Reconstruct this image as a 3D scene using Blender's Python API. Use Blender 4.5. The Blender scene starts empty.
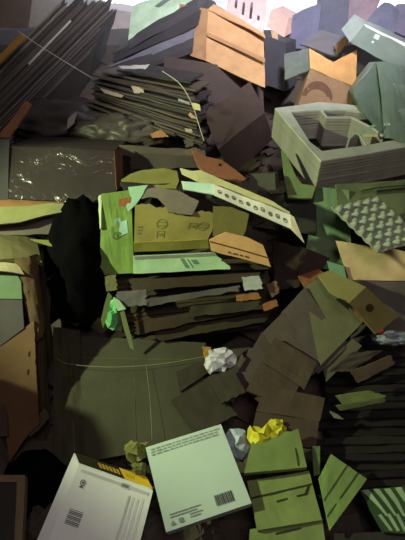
import bpy, bmesh, math, random
from mathutils import Vector, noise
random.seed(7)
SC = bpy.context.scene
COL = SC.collection
# ------------------------------------------------------------------ camera geometry
PITCH = math.radians(26.0)
F = 416.0
CAM = Vector((0, 0, 1.65))
FWD = Vector((0, math.cos(PITCH), -math.sin(PITCH)))
UPV = Vector((0, math.sin(PITCH), math.cos(PITCH)))
RGT = Vector((1, 0, 0))
KEYS = [(-300, 9.0), (-60, 6.0), (0, 4.4), (25, 3.7), (50, 3.2), (100, 2.65), (140, 2.35), (180, 2.08), (212, 1.74),
        (270, 1.8), (335, 1.9), (350, 1.86), (400, 1.68), (480, 1.45), (540, 1.28), (700, 0.95), (900, 0.8)]


def Dm(y):
    """distance of the heap's surface along the view axis for a row"""
    for (a, da), (b, db) in zip(KEYS, KEYS[1:]):
        if y <= b:
            return da + (db - da) * max(0.0, (y - a) / (b - a))
    return KEYS[-1][1]


def P(x, y, d=0.0, absd=None):
    D = absd if absd is not None else Dm(y) + d
    return CAM + D * (FWD + ((x - 202.5) / F) * RGT - ((y - 270.0) / F) * UPV)


def pt(c):
    if isinstance(c, Vector):
        return c
    if len(c) == 2:
        return P(c[0], c[1])
    return P(c[0], c[1], c[2])


# ------------------------------------------------------------------ materials
MATS = {}


def lin(h):
    v = [int(h[i:i + 2], 16) / 255 for i in (0, 2, 4)]
    return tuple(c / 12.92 if c < .04045 else ((c + .055) / 1.055) ** 2.4 for c in v) + (1,)


def kraft(hexc, rough=.82, spec=.3, var=.16, bump=.25, scale=9.0, coat=0):
    key = (hexc, rough, var, bump, scale, coat)
    if key in MATS:
        return MATS[key]
    m = bpy.data.materials.new('board_' + hexc)
    m.use_nodes = True
    nt = m.node_tree
    b = nt.nodes['Principled BSDF']
    b.inputs['Roughness'].default_value = rough
    b.inputs['Specular IOR Level'].default_value = spec
    b.inputs['Coat Weight'].default_value = coat
    tc = nt.nodes.new('ShaderNodeTexCoord')
    n1 = nt.nodes.new('ShaderNodeTexNoise')
    n1.inputs['Scale'].default_value = scale
    n1.inputs['Detail'].default_value = 6
    n1.inputs['Roughness'].default_value = .65
    nt.links.new(tc.outputs['Object'], n1.inputs['Vector'])
    r = nt.nodes.new('ShaderNodeValToRGB')
    c = lin(hexc)
    r.color_ramp.elements[0].position = .3
    r.color_ramp.elements[1].position = .7
    r.color_ramp.elements[0].color = tuple(v * (1 - var) for v in c[:3]) + (1,)
    r.color_ramp.elements[1].color = tuple(min(1, v * (1 + var)) for v in c[:3]) + (1,)
    nt.links.new(n1.outputs['Fac'], r.inputs['Fac'])
    nt.links.new(r.outputs['Color'], b.inputs['Base Color'])
    if bump:
        n2 = nt.nodes.new('ShaderNodeTexNoise')
        n2.inputs['Scale'].default_value = 38
        n2.inputs['Detail'].default_value = 4
        nt.links.new(tc.outputs['Object'], n2.inputs['Vector'])
        bp = nt.nodes.new('ShaderNodeBump')
        bp.inputs['Strength'].default_value = bump
        bp.inputs['Distance'].default_value = .004
        nt.links.new(n2.outputs['Fac'], bp.inputs['Height'])
        nt.links.new(bp.outputs['Normal'], b.inputs['Normal'])
    MATS[key] = m
    return m


def film_mat():
    if 'film' in MATS:
        return MATS['film']
    m = bpy.data.materials.new('clear_film')
    m.use_nodes = True
    nt = m.node_tree
    nt.nodes.clear()
    out = nt.nodes.new('ShaderNodeOutputMaterial')
    mix = nt.nodes.new('ShaderNodeMixShader')
    tr = nt.nodes.new('ShaderNodeBsdfTransparent')
    gl = nt.nodes.new('ShaderNodeBsdfGlossy')
    gl.inputs['Roughness'].default_value = .24
    tc = nt.nodes.new('ShaderNodeTexCoord')
    n = nt.nodes.new('ShaderNodeTexNoise')
    n.inputs['Scale'].default_value = 6
    n.inputs['Detail'].default_value = 3
    n.inputs['Distortion'].default_value = 1.2
    bp = nt.nodes.new('ShaderNodeBump')
    bp.inputs['Strength'].default_value = 1.0
    bp.inputs['Distance'].default_value = .05
    nt.links.new(tc.outputs['Object'], n.inputs['Vector'])
    nt.links.new(n.outputs['Fac'], bp.inputs['Height'])
    nt.links.new(bp.outputs['Normal'], gl.inputs['Normal'])
    mix.inputs['Fac'].default_value = .016
    nt.links.new(tr.outputs[0], mix.inputs[1])
    nt.links.new(gl.outputs[0], mix.inputs[2])
    nt.links.new(mix.outputs[0], out.inputs['Surface'])
    MATS['film'] = m
    return m


def mat(c):
    if isinstance(c, bpy.types.Material):
        return c
    if c == 'film':
        return film_mat()
    if c.startswith('gloss:'):
        return kraft(c[6:], rough=.42, spec=.35, var=.12, bump=.15, scale=5)
    if c.startswith('matte:'):
        return kraft(c[6:], rough=.95, spec=.04)
    if c.startswith('paper:'):
        return kraft(c[6:], rough=.6, spec=.3, var=.05, bump=.08, scale=4)
    return kraft(c)


# ------------------------------------------------------------------ object plumbing
def tag(o, label=None, cat=None, group=None, kind=None):
    if label:
        o['label'] = label
    if cat:
        o['category'] = cat
    if group:
        o['group'] = group
    if kind:
        o['kind'] = kind
    return o


def link(name, bm, m, parent=None, smooth=False):
    bmesh.ops.recalc_face_normals(bm, faces=bm.faces[:])
    me = bpy.data.meshes.new(name)
    o = bpy.data.objects.new(name, me)
    COL.objects.link(o)
    if parent is not None:
        base = Vector(parent['_o'])
        bmesh.ops.translate(bm, verts=bm.verts[:], vec=-base)
        o.parent = parent
        o['_o'] = tuple(base)
    else:
        lo = Vector([min(v.co[i] for v in bm.verts) for i in range(3)])
        hi = Vector([max(v.co[i] for v in bm.verts) for i in range(3)])
        c = Vector(((lo.x + hi.x) / 2, (lo.y + hi.y) / 2, lo.z))
        bmesh.ops.translate(bm, verts=bm.verts[:], vec=-c)
        o.location = c
        o['_o'] = tuple(c)
    if smooth:
        for f in bm.faces:
            f.smooth = True
    bm.to_mesh(me)
    bm.free()
    me.materials.append(mat(m))
    return o


def thing(name, label, cat, loc, group=None):
    o = bpy.data.objects.new(name, None)
    COL.objects.link(o)
    o.location = loc
    o['_o'] = tuple(loc)
    o.empty_display_size = .05
    return tag(o, label, cat, group)


def toward(n, p):
    return n if n.dot(CAM - p) > 0 else -n


# ------------------------------------------------------------------ shapes
def sheet_bm(cs, t=.006, nx=8, ny=6, warp=.004, rag=(0, 0, 0, 0), bend=(0, 0), ext=None, seed=0, holes=(), nofac=False):
    """bilinear board through four corners with a thickness away from the viewer; returns the mesh and its surface function"""
    c = [pt(q) for q in cs]
    cen = (c[0] + c[1] + c[2] + c[3]) / 4
    N = toward((c[2] - c[0]).cross(c[3] - c[1]).normalized(), cen)
    rnd = random.Random(seed)
    off = Vector((rnd.uniform(0, 50), rnd.uniform(0, 50), seed * 1.7))
    sc = 2.2 / max((c[1] - c[0]).length, .05)
    warp = min(warp, .012 * max((c[1] - c[0]).length, (c[3] - c[0]).length))
    lu, lv = max((c[1] - c[0]).length, .01), max((c[3] - c[0]).length, .01)

    def S(u, v, h=0.0):
        p = c[0] * (1 - u) * (1 - v) + c[1] * u * (1 - v) + c[2] * u * v + c[3] * (1 - u) * v
        k = warp * noise.noise(Vector((u * lu * sc, v * lv * sc, 0)) * 1.6 + off) * 2
        k += bend[0] * 4 * u * (1 - u) + bend[1] * 4 * v * (1 - v)
        return p + N * (k + h)
    if any(rag):
        nx, ny = max(nx, 16), max(ny, 10)
    bm = bmesh.new()
    back = ext if ext is not None else -N * t
    g0, g1 = [], []
    q = lambda a, s: a * max(0.0, noise.noise(Vector((s * 6.3, a * 40, seed * 3.1))) * .9 + rnd.uniform(0, .55))
    vlo = [min(.45, q(rag[0], i / nx) / lv) if rag[0] else 0 for i in range(nx + 1)]
    vhi = [1 - min(.45, q(rag[2], i / nx) / lv) if rag[2] else 1 for i in range(nx + 1)]
    ulo = [min(.45, q(rag[3], j / ny) / lu) if rag[3] else 0 for j in range(ny + 1)]
    uhi = [1 - min(.45, q(rag[1], j / ny) / lu) if rag[1] else 1 for j in range(ny + 1)]
    for j in range(ny + 1):
        r0, r1 = [], []
        for i in range(nx + 1):
            u = ulo[j] + (uhi[j] - ulo[j]) * i / nx
            v = vlo[i] + (vhi[i] - vlo[i]) * j / ny
            p = S(u, v)
            r0.append(bm.verts.new(p))
            r1.append(bm.verts.new(p + back))
        g0.append(r0)
        g1.append(r1)
    for j in range(ny):
        for i in range(nx):
            if (i, j) in holes:
                continue
            bm.faces.new((g0[j][i], g0[j][i + 1], g0[j + 1][i + 1], g0[j + 1][i]))
            bm.faces.new((g1[j][i], g1[j + 1][i], g1[j + 1][i + 1], g1[j][i + 1]))
            for (di, dj, a, b) in ((0, -1, (0, 0), (1, 0)), (1, 0, (1, 0), (1, 1)), (0, 1, (1, 1), (0, 1)), (-1, 0, (0, 1), (0, 0))):
                ii, jj = i + di, j + dj
                if ii < 0 or jj < 0 or ii >= nx or jj >= ny or (ii, jj) in holes:
                    A, B = (j + a[1], i + a[0]), (j + b[1], i + b[0])
                    bm.faces.new((g0[A[0]][A[1]], g0[B[0]][B[1]], g1[B[0]][B[1]], g1[A[0]][A[1]]))
    return bm, S, N


SEED = [1]
# how dark the board of each kind is
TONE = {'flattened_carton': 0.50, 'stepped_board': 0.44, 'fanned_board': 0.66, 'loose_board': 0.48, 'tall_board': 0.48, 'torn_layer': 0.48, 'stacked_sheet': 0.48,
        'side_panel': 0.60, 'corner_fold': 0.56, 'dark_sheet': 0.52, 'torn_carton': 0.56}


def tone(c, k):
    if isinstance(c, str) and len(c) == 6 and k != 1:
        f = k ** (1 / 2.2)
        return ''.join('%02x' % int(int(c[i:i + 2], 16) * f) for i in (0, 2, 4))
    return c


def sheet(name, label, cat, cs, col='9a7450', group=None, parent=None, **k):  # green and olive board colours partly carry the work lamp's green
    SEED[0] += 1
    k.setdefault('seed', SEED[0])
    bm, S, N = sheet_bm(cs, **k)
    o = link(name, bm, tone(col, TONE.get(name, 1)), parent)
    if parent is None:
        tag(o, label, cat, group)
    elif label:
        o['label'] = label
    return o, S


def plane_hit(x, y, a, n):
    d = (P(x, y, absd=1.0) - CAM)
    return CAM + d * ((a - CAM).dot(n) / d.dot(n))


def poly(name, label, cat, outline, three, t=.006, col='9a7450', rag=0.0, group=None, parent=None, ext=None, holes=(), seed=None):
    """flat board cut along any outline, lying in the plane of three points"""
    SEED[0] += 1
    rnd = random.Random(seed if seed is not None else SEED[0])
    a, b, c = [pt(q) for q in three]
    n = toward((b - a).cross(c - a).normalized(), a)
    pts = [plane_hit(x, y, a, n) for x, y in outline]
    if rag:
        q = []
        for i, p in enumerate(pts):
            r = pts[(i + 1) % len(pts)]
            k = max(1, int((r - p).length / .018))
            for j in range(k):
                w = p.lerp(r, j / k)
                if j:
                    w = w + Vector((rnd.uniform(-1, 1), rnd.uniform(-1, 1), rnd.uniform(-1, 1))).cross(n) * rag
                q.append(w)
        pts = q
    bm = bmesh.new()
    back = ext if ext is not None else -n * t
    prism_into(bm, pts, back)
    o = link(name, bm, col, parent)
    if parent is None:
        tag(o, label, cat, group)
    elif label:
        o['label'] = label
    return o, n, a


def prism_into(bm, pts, back):
    v0 = [bm.verts.new(p) for p in pts]
    v1 = [bm.verts.new(p + back) for p in pts]
    es = [bm.edges.new((v0[i], v0[(i + 1) % len(v0)])) for i in range(len(v0))]
    r = bmesh.ops.triangle_fill(bm, use_beauty=True, edges=es)
    fs = [g for g in r['geom'] if isinstance(g, bmesh.types.BMFace)]
    mp = dict(zip(v0, v1))
    for f in fs:
        bm.faces.new([mp[v] for v in reversed(f.verts)])
    for i in range(len(v0)):
        j = (i + 1) % len(v0)
        bm.faces.new((v0[i], v0[j], v1[j], v1[i]))


def tube_bm(pts, r, n=6):
    bm = bmesh.new()
    rings = []
    for i, p in enumerate(pts):
        t = (pts[min(i + 1, len(pts) - 1)] - pts[max(i - 1, 0)]).normalized()
        a = t.cross(Vector((.3, .2, 1))).normalized()
        b = t.cross(a)
        rings.append([bm.verts.new(p + (a * math.cos(k * math.tau / n) + b * math.sin(k * math.tau / n)) * r) for k in range(n)])
    for q, w in zip(rings, rings[1:]):
        for k in range(n):
            bm.faces.new((q[k], q[(k + 1) % n], w[(k + 1) % n], w[k]))
    bm.faces.new(rings[0])
    bm.faces.new(rings[-1])
    return bm


def smooth_path(ps, k=6):
    ps = [pt(p) for p in ps]
    out = []
    for i in range(len(ps) - 1):
        a, b, c, d = ps[max(i - 1, 0)], ps[i], ps[i + 1], ps[min(i + 2, len(ps) - 1)]
        for j in range(k):
            t = j / k
            out.append(.5 * ((2 * b) + (c - a) * t + (2 * a - 5 * b + 4 * c - d) * t * t + (3 * b - a - 3 * c + d) * t ** 3))
    return out + [ps[-1]]


def string(label, ps, r=.0012, col='d8d6c8', name='string', cat='string', group=None):
    return tag(link(name, tube_bm(smooth_path(ps), r), col, None, True), label, cat, group)


def pbox_bm(O, A, B, C, bev=.004, warp=.004, cuts=3, seed=0):
    """carton from one corner and its three neighbours, edges softened and walls slightly buckled"""
    O, A, B, C = pt(O), pt(A), pt(B), pt(C)
    a, b, c = A - O, B - O, C - O
    bm = bmesh.new()
    bmesh.ops.create_cube(bm, size=1)
    bmesh.ops.subdivide_edges(bm, edges=bm.edges[:], cuts=cuts, use_grid_fill=True)
    off = Vector((seed * 3.3, seed * 1.1, 4))
    cen = O + (a + b + c) / 2
    for v in bm.verts:
        u = v.co + Vector((.5, .5, .5))
        p = O + a * u.x + b * u.y + c * u.z
        w = noise.noise_vector(p * 5 + off)
        v.co = p + w * warp
    return bm


def pbox(name, label, cat, O, A, B, C, col='9a7450', group=None, parent=None, **k):
    SEED[0] += 1
    k.setdefault('seed', SEED[0])
    o = link(name, pbox_bm(O, A, B, C, **k), col, parent)
    if parent is None:
        tag(o, label, cat, group)
    elif label:
        o['label'] = label
    return o


def decal(name, parent, S, shapes, col, h=.0015, label=None):
    """printed marks: small raised patches on a board's surface"""
    bm = bmesh.new()
    for s in shapes:
        if s[0] == 'r':
            _, u0, v0, u1, v1 = s
            nu = max(1, int(abs(u1 - u0) * 8))
            for i in range(nu):
                a0, a1 = u0 + (u1 - u0) * i / nu, u0 + (u1 - u0) * (i + 1) / nu
                bm.faces.new([bm.verts.new(S(u, v, h)) for u, v in ((a0, v0), (a1, v0), (a1, v1), (a0, v1))])
        elif s[0] == 'o':
            _, u, v, ru, rv, w = s
            n = 18
            ou = [bm.verts.new(S(u + ru * math.cos(k * math.tau / n), v + rv * math.sin(k * math.tau / n), h)) for k in range(n)]
            if w >= 1:
                bm.faces.new(ou)
            else:
                inn = [bm.verts.new(S(u + ru * (1 - w) * math.cos(k * math.tau / n), v + rv * (1 - w) * math.sin(k * math.tau / n), h)) for k in range(n)]
                for k in range(n):
                    bm.faces.new((ou[k], ou[(k + 1) % n], inn[(k + 1) % n], inn[k]))
        elif s[0] == 'p':
            bm.faces.new([bm.verts.new(S(u, v, h)) for u, v in s[1]])
    o = link(name, bm, col, parent)
    if label:
        o['label'] = label
    return o


def crumple(name, label, cat, cx, cy, d, rx, ry, rz, col, amp=.35, freq=3.2, sub=4, parent=None, smooth=False, group=None, seed=None, rough=.42, npt=46):
    """crumpled paper: a lump of flat creased facets; crumpled film or a soft bag: a lump folded by smooth noise"""
    SEED[0] += 1
    s = seed if seed is not None else SEED[0]
    c = P(cx, cy, d)
    bm = bmesh.new()
    off = Vector((s * 2.7, s * .9, s * 1.3))
    if smooth:
        bmesh.ops.create_icosphere(bm, subdivisions=sub, radius=1)
        for v in bm.verts:
            q = v.co.normalized()
            n1 = 1 - abs(noise.noise(q * freq * .6 + off)) * 2
            n2 = 1 - abs(noise.noise(q * freq * 1.5 + off * 2)) * 2
            k = 1 + amp * (n1 * .6 + n2 * .4 - .4)
            v.co = q * k + noise.noise_vector(q * freq + off) * amp * .35
    else:
        rn = random.Random(s)
        for k in range(npt):
            z = 1 - 2 * (k + .5) / npt
            a = k * 2.39996 + rn.uniform(-.3, .3)
            r = math.sqrt(max(0, 1 - z * z))
            bm.verts.new(Vector((r * math.cos(a), r * math.sin(a), z)))
        bmesh.ops.convex_hull(bm, input=bm.verts[:])
        bmesh.ops.triangulate(bm, faces=bm.faces[:])
        for v in bm.verts:
            v.co *= rn.uniform(1 - rough, 1.12)
        bmesh.ops.subdivide_edges(bm, edges=bm.edges[:], cuts=1)
        for v in bm.verts:
            v.co += noise.noise_vector(v.co * 5 + off) * .10
    for v in bm.verts:
        q = v.co.copy()
        v.co = c + RGT * q.x * rx + UPV * q.y * ry - FWD * q.z * rz
    o = link(name, bm, col, parent, smooth)
    if parent is None:
        tag(o, label, cat, group)
    return o


ORD = ['topmost', 'second', 'third', 'fourth', 'fifth', 'sixth', 'seventh', 'eighth', 'ninth', 'tenth', 'eleventh', 'twelfth', 'thirteenth',
       'fourteenth', 'fifteenth', 'sixteenth', 'seventeenth', 'eighteenth', 'nineteenth', 'twentieth', 'twenty-first', 'twenty-second',
       'twenty-third', 'twenty-fourth', 'twenty-fifth', 'twenty-sixth', 'twenty-seventh', 'twenty-eighth', 'twenty-ninth', 'thirtieth',
       'thirty-first', 'thirty-second', 'thirty-third', 'thirty-fourth', 'thirty-fifth', 'thirty-sixth', 'thirty-seventh', 'thirty-eighth',
       'thirty-ninth', 'fortieth']


def A(x, y, D):
    return P(x, y, absd=D)


# ------------------------------------------------------------------ the setting
def wall(name, lo, hi, col, holes=None):
    bm = bmesh.new()
    bmesh.ops.create_cube(bm, size=1)
    lo, hi = Vector(lo), Vector(hi)
    for v in bm.verts:
        v.co = Vector([lo[i] + (hi[i] - lo[i]) * (v.co[i] + .5) for i in range(3)])
    return tag(link(name, bm, col), kind='structure')


def boxes(name, rects, col, parent=None):
    bm = bmesh.new()
    for lo, hi in rects:
        r = bmesh.ops.create_cube(bm, size=1)
        for v in r['verts']:
            v.co = Vector([lo[i] + (hi[i] - lo[i]) * (v.co[i] + .5) for i in range(3)])
    o = link(name, bm, col, parent)
    if parent is None:
        tag(o, kind='structure')
    return o


wall('floor', (-4, -3.5, -.1), (4, 8.2, 0), '6a645c')
wall('wall_left', (-4.1, -3.5, 0), (-4, 8.2, 4.2), '7a766c')
wall('wall_right', (4, -3.5, 0), (4.1, 8.2, 4.2), 'a8a49c')
wall('wall_front', (-4.1, -3.6, 0), (4.1, -3.5, 4.2), '7a766c')
wall('ceiling', (-4.1, -3.5, 4.2), (4.1, 8.2, 4.3), '6c6a64')
# back wall with a band of three tall openings
WX = [(-2.3, -.75), (.35, 1.55), (1.95, 3.6)]
WZ = (1.5, 3.9)
rc = [((-4, 8.0, 0), (4, 8.2, WZ[0])), ((-4, 8.0, WZ[1]), (4, 8.2, 4.2))]
xs = [-4] + [v for w in WX for v in w] + [4]
for i in range(0, len(xs), 2):
    rc.append(((xs[i], 8.0, WZ[0]), (xs[i + 1], 8.2, WZ[1])))
boxes('wall_back', rc, '7a766c')
for i, (a, b) in enumerate(WX):
    t = .05
    boxes('window_%d' % (i + 1), [((a, 8.05, WZ[0]), (a + t, 8.12, WZ[1])), ((b - t, 8.05, WZ[0]), (b, 8.12, WZ[1])),
                                 ((a + t, 8.05, WZ[0]), (b - t, 8.12, WZ[0] + t)), ((a + t, 8.05, WZ[1] - t), (b - t, 8.12, WZ[1])),
                                 (((a + b) / 2 - .02, 8.06, WZ[0] + t), ((a + b) / 2 + .02, 8.11, WZ[1] - t))], '9a9a96')

# the settled mass of scrap under everything that can be told apart
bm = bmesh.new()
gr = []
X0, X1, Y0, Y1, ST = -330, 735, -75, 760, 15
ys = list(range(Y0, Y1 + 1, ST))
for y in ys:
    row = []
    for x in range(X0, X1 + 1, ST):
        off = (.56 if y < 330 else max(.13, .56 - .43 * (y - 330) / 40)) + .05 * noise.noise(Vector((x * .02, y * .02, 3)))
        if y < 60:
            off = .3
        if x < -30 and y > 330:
            off -= min(.32, (-30 - x) * .0035) * min(1, (y - 330) / 60)  # unseen rise added at the side to hold back the work lamp
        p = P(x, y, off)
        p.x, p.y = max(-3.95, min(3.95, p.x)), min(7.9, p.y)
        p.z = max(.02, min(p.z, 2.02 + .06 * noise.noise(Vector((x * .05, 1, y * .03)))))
        p.z = max(p.z, .98 * math.exp(-((p.x + 1.0) / .22) ** 2 - ((p.y - 1.05) / .35) ** 2))  # unseen mound added to cast shade on the first white box
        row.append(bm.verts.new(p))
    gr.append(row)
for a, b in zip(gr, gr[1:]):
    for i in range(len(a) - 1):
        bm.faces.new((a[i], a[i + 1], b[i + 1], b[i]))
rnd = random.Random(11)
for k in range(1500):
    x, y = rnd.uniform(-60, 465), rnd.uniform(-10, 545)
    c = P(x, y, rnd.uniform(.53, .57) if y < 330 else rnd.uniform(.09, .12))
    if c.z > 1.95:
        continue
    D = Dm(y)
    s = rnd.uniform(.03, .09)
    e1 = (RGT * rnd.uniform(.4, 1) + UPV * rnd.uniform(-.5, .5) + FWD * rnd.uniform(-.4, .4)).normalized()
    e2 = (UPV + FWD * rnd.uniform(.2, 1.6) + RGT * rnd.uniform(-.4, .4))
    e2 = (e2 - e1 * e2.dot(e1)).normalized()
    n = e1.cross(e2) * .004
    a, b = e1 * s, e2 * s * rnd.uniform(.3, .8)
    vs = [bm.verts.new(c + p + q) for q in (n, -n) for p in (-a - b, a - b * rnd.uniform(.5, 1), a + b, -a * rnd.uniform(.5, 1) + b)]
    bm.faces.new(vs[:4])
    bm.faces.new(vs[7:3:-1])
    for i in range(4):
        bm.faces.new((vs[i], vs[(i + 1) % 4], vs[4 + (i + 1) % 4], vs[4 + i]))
tag(link('scrap_cardboard', bm, '4a4038'), 'mass of crushed scrap cardboard under the whole heap, coloured dark for the shaded gaps', 'scrap', kind='stuff')  # dark brown puts the shade of the gaps into the colour

# ------------------------------------------------------------------ tied bundle on edge, upper corner
GB = 'folded boards of the tied bundle standing on edge'
BC = ['6a645e', '544e4a', '746a60', '5e5856', '7c746a', '504a4c', '665e56', '4a4646']
ENDX = [(58, 60), (74, 80), (92, 97), (108, 112), (124, 116), (138, 98), (150, 72)]


def interp(tab, s):
    for (a, b), (c, d) in zip(tab, tab[1:]):
        if s <= c:
            return b + (d - b) * max(0, (s - a) / (c - a))
    return tab[-1][1]


Vst = (RGT * .70 - UPV * .71)
NB = 40
DX = lambda x: 1 / (.4545 - (x + 42) * .00085)
rnd = random.Random(5)
tops = []
for i in range(NB):
    s = 62 + 80 * i / (NB - 1)
    x0, x1 = -42 + rnd.uniform(-6, 6), interp(ENDX, s) + rnd.uniform(-9, 4)
    p0, p1 = A(x0, s - x0, DX(x0)), A(x1, s - x1, DX(x1))
    W = Vst.cross(A(80, 20, 3.0) - A(-42, 142, 2.2)).normalized()
    W = (W if W.dot(FWD) > 0 else -W) * .42
    j = W.normalized() * rnd.uniform(-.005, .005)
    col = BC[rnd.randrange(len(BC))]
    lab = ORD[i] + ' dark board down from the top in the bundle tied on edge'
    if i == 4:
        col, lab = 'b0a89c', 'pale-edged board near the top of the bundle tied on edge'
    if i == 1:
        col, lab = 'a09078', 'tan-edged wide board near the top of the bundle tied on edge'
    if i == 0:
        lab = 'dark outermost board on top of the bundle tied on edge'
    if i == NB - 1:
        lab = 'dark lowest board under the bundle tied on edge'
    sheet('folded_board', lab, 'board', [p0 + j, p1 + j, p1 + W, p0 + W], col, GB, ext=Vst * rnd.uniform(.0037, .0043), warp=0, rag=(.006, .05, 0, 0), nx=14, ny=4)
string('thin white string running across the edges of the bundle tied on edge', [A(18, 31, 2.36), A(40, 46, 2.37), A(64, 61, 2.38), A(92, 78, 2.44)], .0022)
sheet('cardboard_strip', 'bright narrow strip caught along the edges of the bundle tied on edge', 'strip', [A(28, 63, 2.30), A(70, 20, 2.60), A(71.5, 21, 2.60), A(29.5, 64.5, 2.30)], 'd0ccc4', t=.004, warp=.001)
sheet('cardboard_edge', 'ochre torn strip lying on top of the bundle tied on edge', 'strip', [A(-4, 58, 2.32), A(22, 32, 2.42), A(26, 36, 2.40), A(-2, 64, 2.30)], 'b88a40', t=.008, rag=(.004, 0, .004, 0))
sheet('cardboard_strip', 'rusty brown torn strip under the bundle tied on edge', 'strip', [A(-4, 138, 2.16), A(26, 100, 2.26), A(33, 104, 2.25), A(2, 148, 2.15)], '9a6a4c', t=.01, rag=(.006, .01, .006, 0))
# dim cartons behind the bundle
pbox('carton', 'dim brown carton behind the bundle tied on edge, by the wall', 'carton', A(28, 28, 2.9), A(-40, 30, 2.9), A(34, -12, 3.0), A(60, 18, 3.4), '66594e')
pbox('carton', 'grey carton wedged behind the tied bundle under the bright window', 'carton', A(70, 36, 4.1), A(18, 28, 4.1), A(72, 9, 4.2), A(108, 26, 4.5), '8a8078')
pbox('carton', 'pale carton under the bright window beside the green sheet', 'carton', A(136, 44, 4.0), A(94, 38, 4.0), A(138, 13, 4.1), A(150, 36, 4.4), 'b8aca4')

# ------------------------------------------------------------------ loose fan of sheets to its side
GF = 'sheets of the sloping fan under the pale green sheet'
fan = [((128, 42), (196, 3), (203, 9), (128, 50), '403e40', 'dark sheet next under the pale green sheet'),
       ((112, 54), (207, 8), (213, 20), (114, 62), '343234', 'blackish sheet with a bent end in the sloping fan'),
       ((108, 66), (204, 22), (206, 33), (112, 72), '686870', 'light grey smooth sheet in the sloping fan'),
       ((106, 70), (206, 33), (208, 42), (108, 77), '3e3c3e', 'dull dark sheet below the light grey one in the sloping fan'),
       ((102, 74), (200, 43), (203, 50), (104, 81), '3a3638', 'lowest dark sheet of the sloping fan')]
for k, (a, b, c, d, col, lab) in enumerate(fan):
    D0, D1 = 2.95 - .03 * k, 3.15 - .03 * k
    sheet('loose_sheet', lab, 'sheet', [A(*a, D0), A(*b, D1), A(*c, D1 - .03), A(*d, D0 - .03)], col, GF, ext=Vector((.05, .4, .12)), warp=.006, rag=(.004, .03, .006, .03))
o, S = sheet('coated_sheet', 'pale green coated sheet topping the sloping fan', 'sheet', [A(132, 6, 3.3), A(190, -14, 3.5), A(210, -6, 3.4), A(128, 40, 3.1)], 'b4d0b0', t=.006, warp=.01, rag=(0, .03, .01, 0))
decal('printed_mark', o, S, [('p', [(.35, .3), (.62, .12), (.64, .3), (.4, .46)])], '6a7a70')
# ------------------------------------------------------------------ cartons, upper middle
t = thing('orange_carton', 'large carton with a bright orange side', 'carton', A(235, 90, 2.95))
link('body', pbox_bm(A(206, 61, 2.85), A(265, 88, 2.8), A(208, 9, 3.05), A(168, 48, 3.2), warp=.006, seed=3), 'bc9468', t)
sheet('tape', None, None, [A(207, 32, 2.935), A(265, 58, 2.86), A(265, 62, 2.85), A(207, 36, 2.925)], 'a47e58', parent=t, t=.001, warp=.001)
sheet('flap', None, None, [A(208, 9, 3.04), A(266, 37, 2.93), A(262, 32, 3.1), A(214, 4, 3.2)], 'c09468', parent=t, t=.006)
pbox('carton', 'dark brown carton below the bright orange carton', 'carton', A(206, 104, 2.72), A(163, 96, 2.75), A(206, 63, 2.8), A(264, 112, 2.95), '4c423c', warp=.008)
pbox('carton', 'dark tilted carton with one corner up, beside the wired board stack', 'carton', A(218, 150, 2.25), A(264, 113, 2.5), A(205, 113, 2.4), A(232, 176, 2.4), '4a3c36', warp=.008)
# slotted produce crate, overexposed
t = thing('produce_box', 'washed-out pink slotted box on top under the window', 'box', A(246, 30, 3.6))
bm, S, N = sheet_bm([A(229, -16, 3.7), A(268, -8, 3.6), A(263, 38, 3.5), A(226, 14, 3.6)], t=.008, nx=15, ny=12, warp=.002,
                    holes={(3, 5), (3, 6), (3, 7), (6, 5), (6, 6), (6, 7), (6, 8), (9, 4), (9, 5), (9, 6), (9, 7), (9, 8), (9, 9), (12, 7), (12, 8), (12, 9), (3, 2), (6, 2), (9, 2)})
link('slotted_panel', bm, 'e0c4c0', t)
link('back_panel', pbox_bm(A(229, -16, 3.9), A(268, -8, 3.85), A(226, 14, 3.85), A(231, -20, 4.1), seed=8), '9c8a90', t)
pbox('carton', 'small pink carton standing under the bright window', 'carton', A(284, 37, 3.3), A(266, 27, 3.35), A(288, 19, 3.45), A(296, 30, 3.6), 'd0aa9c')
sheet('loose_sheet', 'narrow tan strip of board hanging below the small pink carton', 'strip', [A(271, 30, 3.2), A(278, 33, 3.2), A(278, 62, 3.05), A(274, 60, 3.05)], 'b89a80', t=.006, rag=(0, .006, .02, .006))
pbox('carton', 'dark blue-grey carton in shade between the orange carton and the film-wrapped one', 'carton', A(284, 92, 2.9), A(262, 84, 2.95), A(286, 42, 3.1), A(296, 84, 3.3), '36343a', warp=.01)
# violet-grey blurred bags and boards at the top
t_ = [((284, 50, 3.5), (292, 16, 3.6), (322, 4, 3.5), (318, 52, 3.3), '6c6e86', 'blue-grey folded sheet leaning under the window'),
      ((314, 40, 3.55), (318, -6, 3.7), (350, -8, 3.6), (346, 48, 3.4), '646678', 'slate blue tall sheet behind the film-covered carton'),
      ((344, 46, 3.55), (348, -8, 3.7), (384, -10, 3.6), (366, 40, 3.4), 'a8929a', 'pinkish tall sheet beside the slate blue sheet'),
      ((362, 28, 3.3), (384, 2, 3.4), (399, 12, 3.35), (392, 42, 3.2), '74788e', 'bluish bent sheet above the white-edged wrapped pack'),
      ((388, 30, 3.5), (396, 4, 3.6), (430, 8, 3.5), (430, 50, 3.3), '8a86a0', 'lilac grey sheet at the edge, above the wrapped pack')]
for a, b, c, d, col, lab in t_:
    sheet('leaning_sheet', lab, 'sheet', [A(*a), A(*b), A(*c), A(*d)], col, 'washed-out sheets under the window', t=.02, warp=.02, bend=(.03, .02))
sheet('loose_sheet', 'grey flat sheet behind the orange-flapped carton', 'sheet', [A(300, 44, 3.2), A(320, 30, 3.3), A(350, 38, 3.2), A(340, 58, 3.05)], '6e6c70', t=.01, warp=.01)
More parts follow.
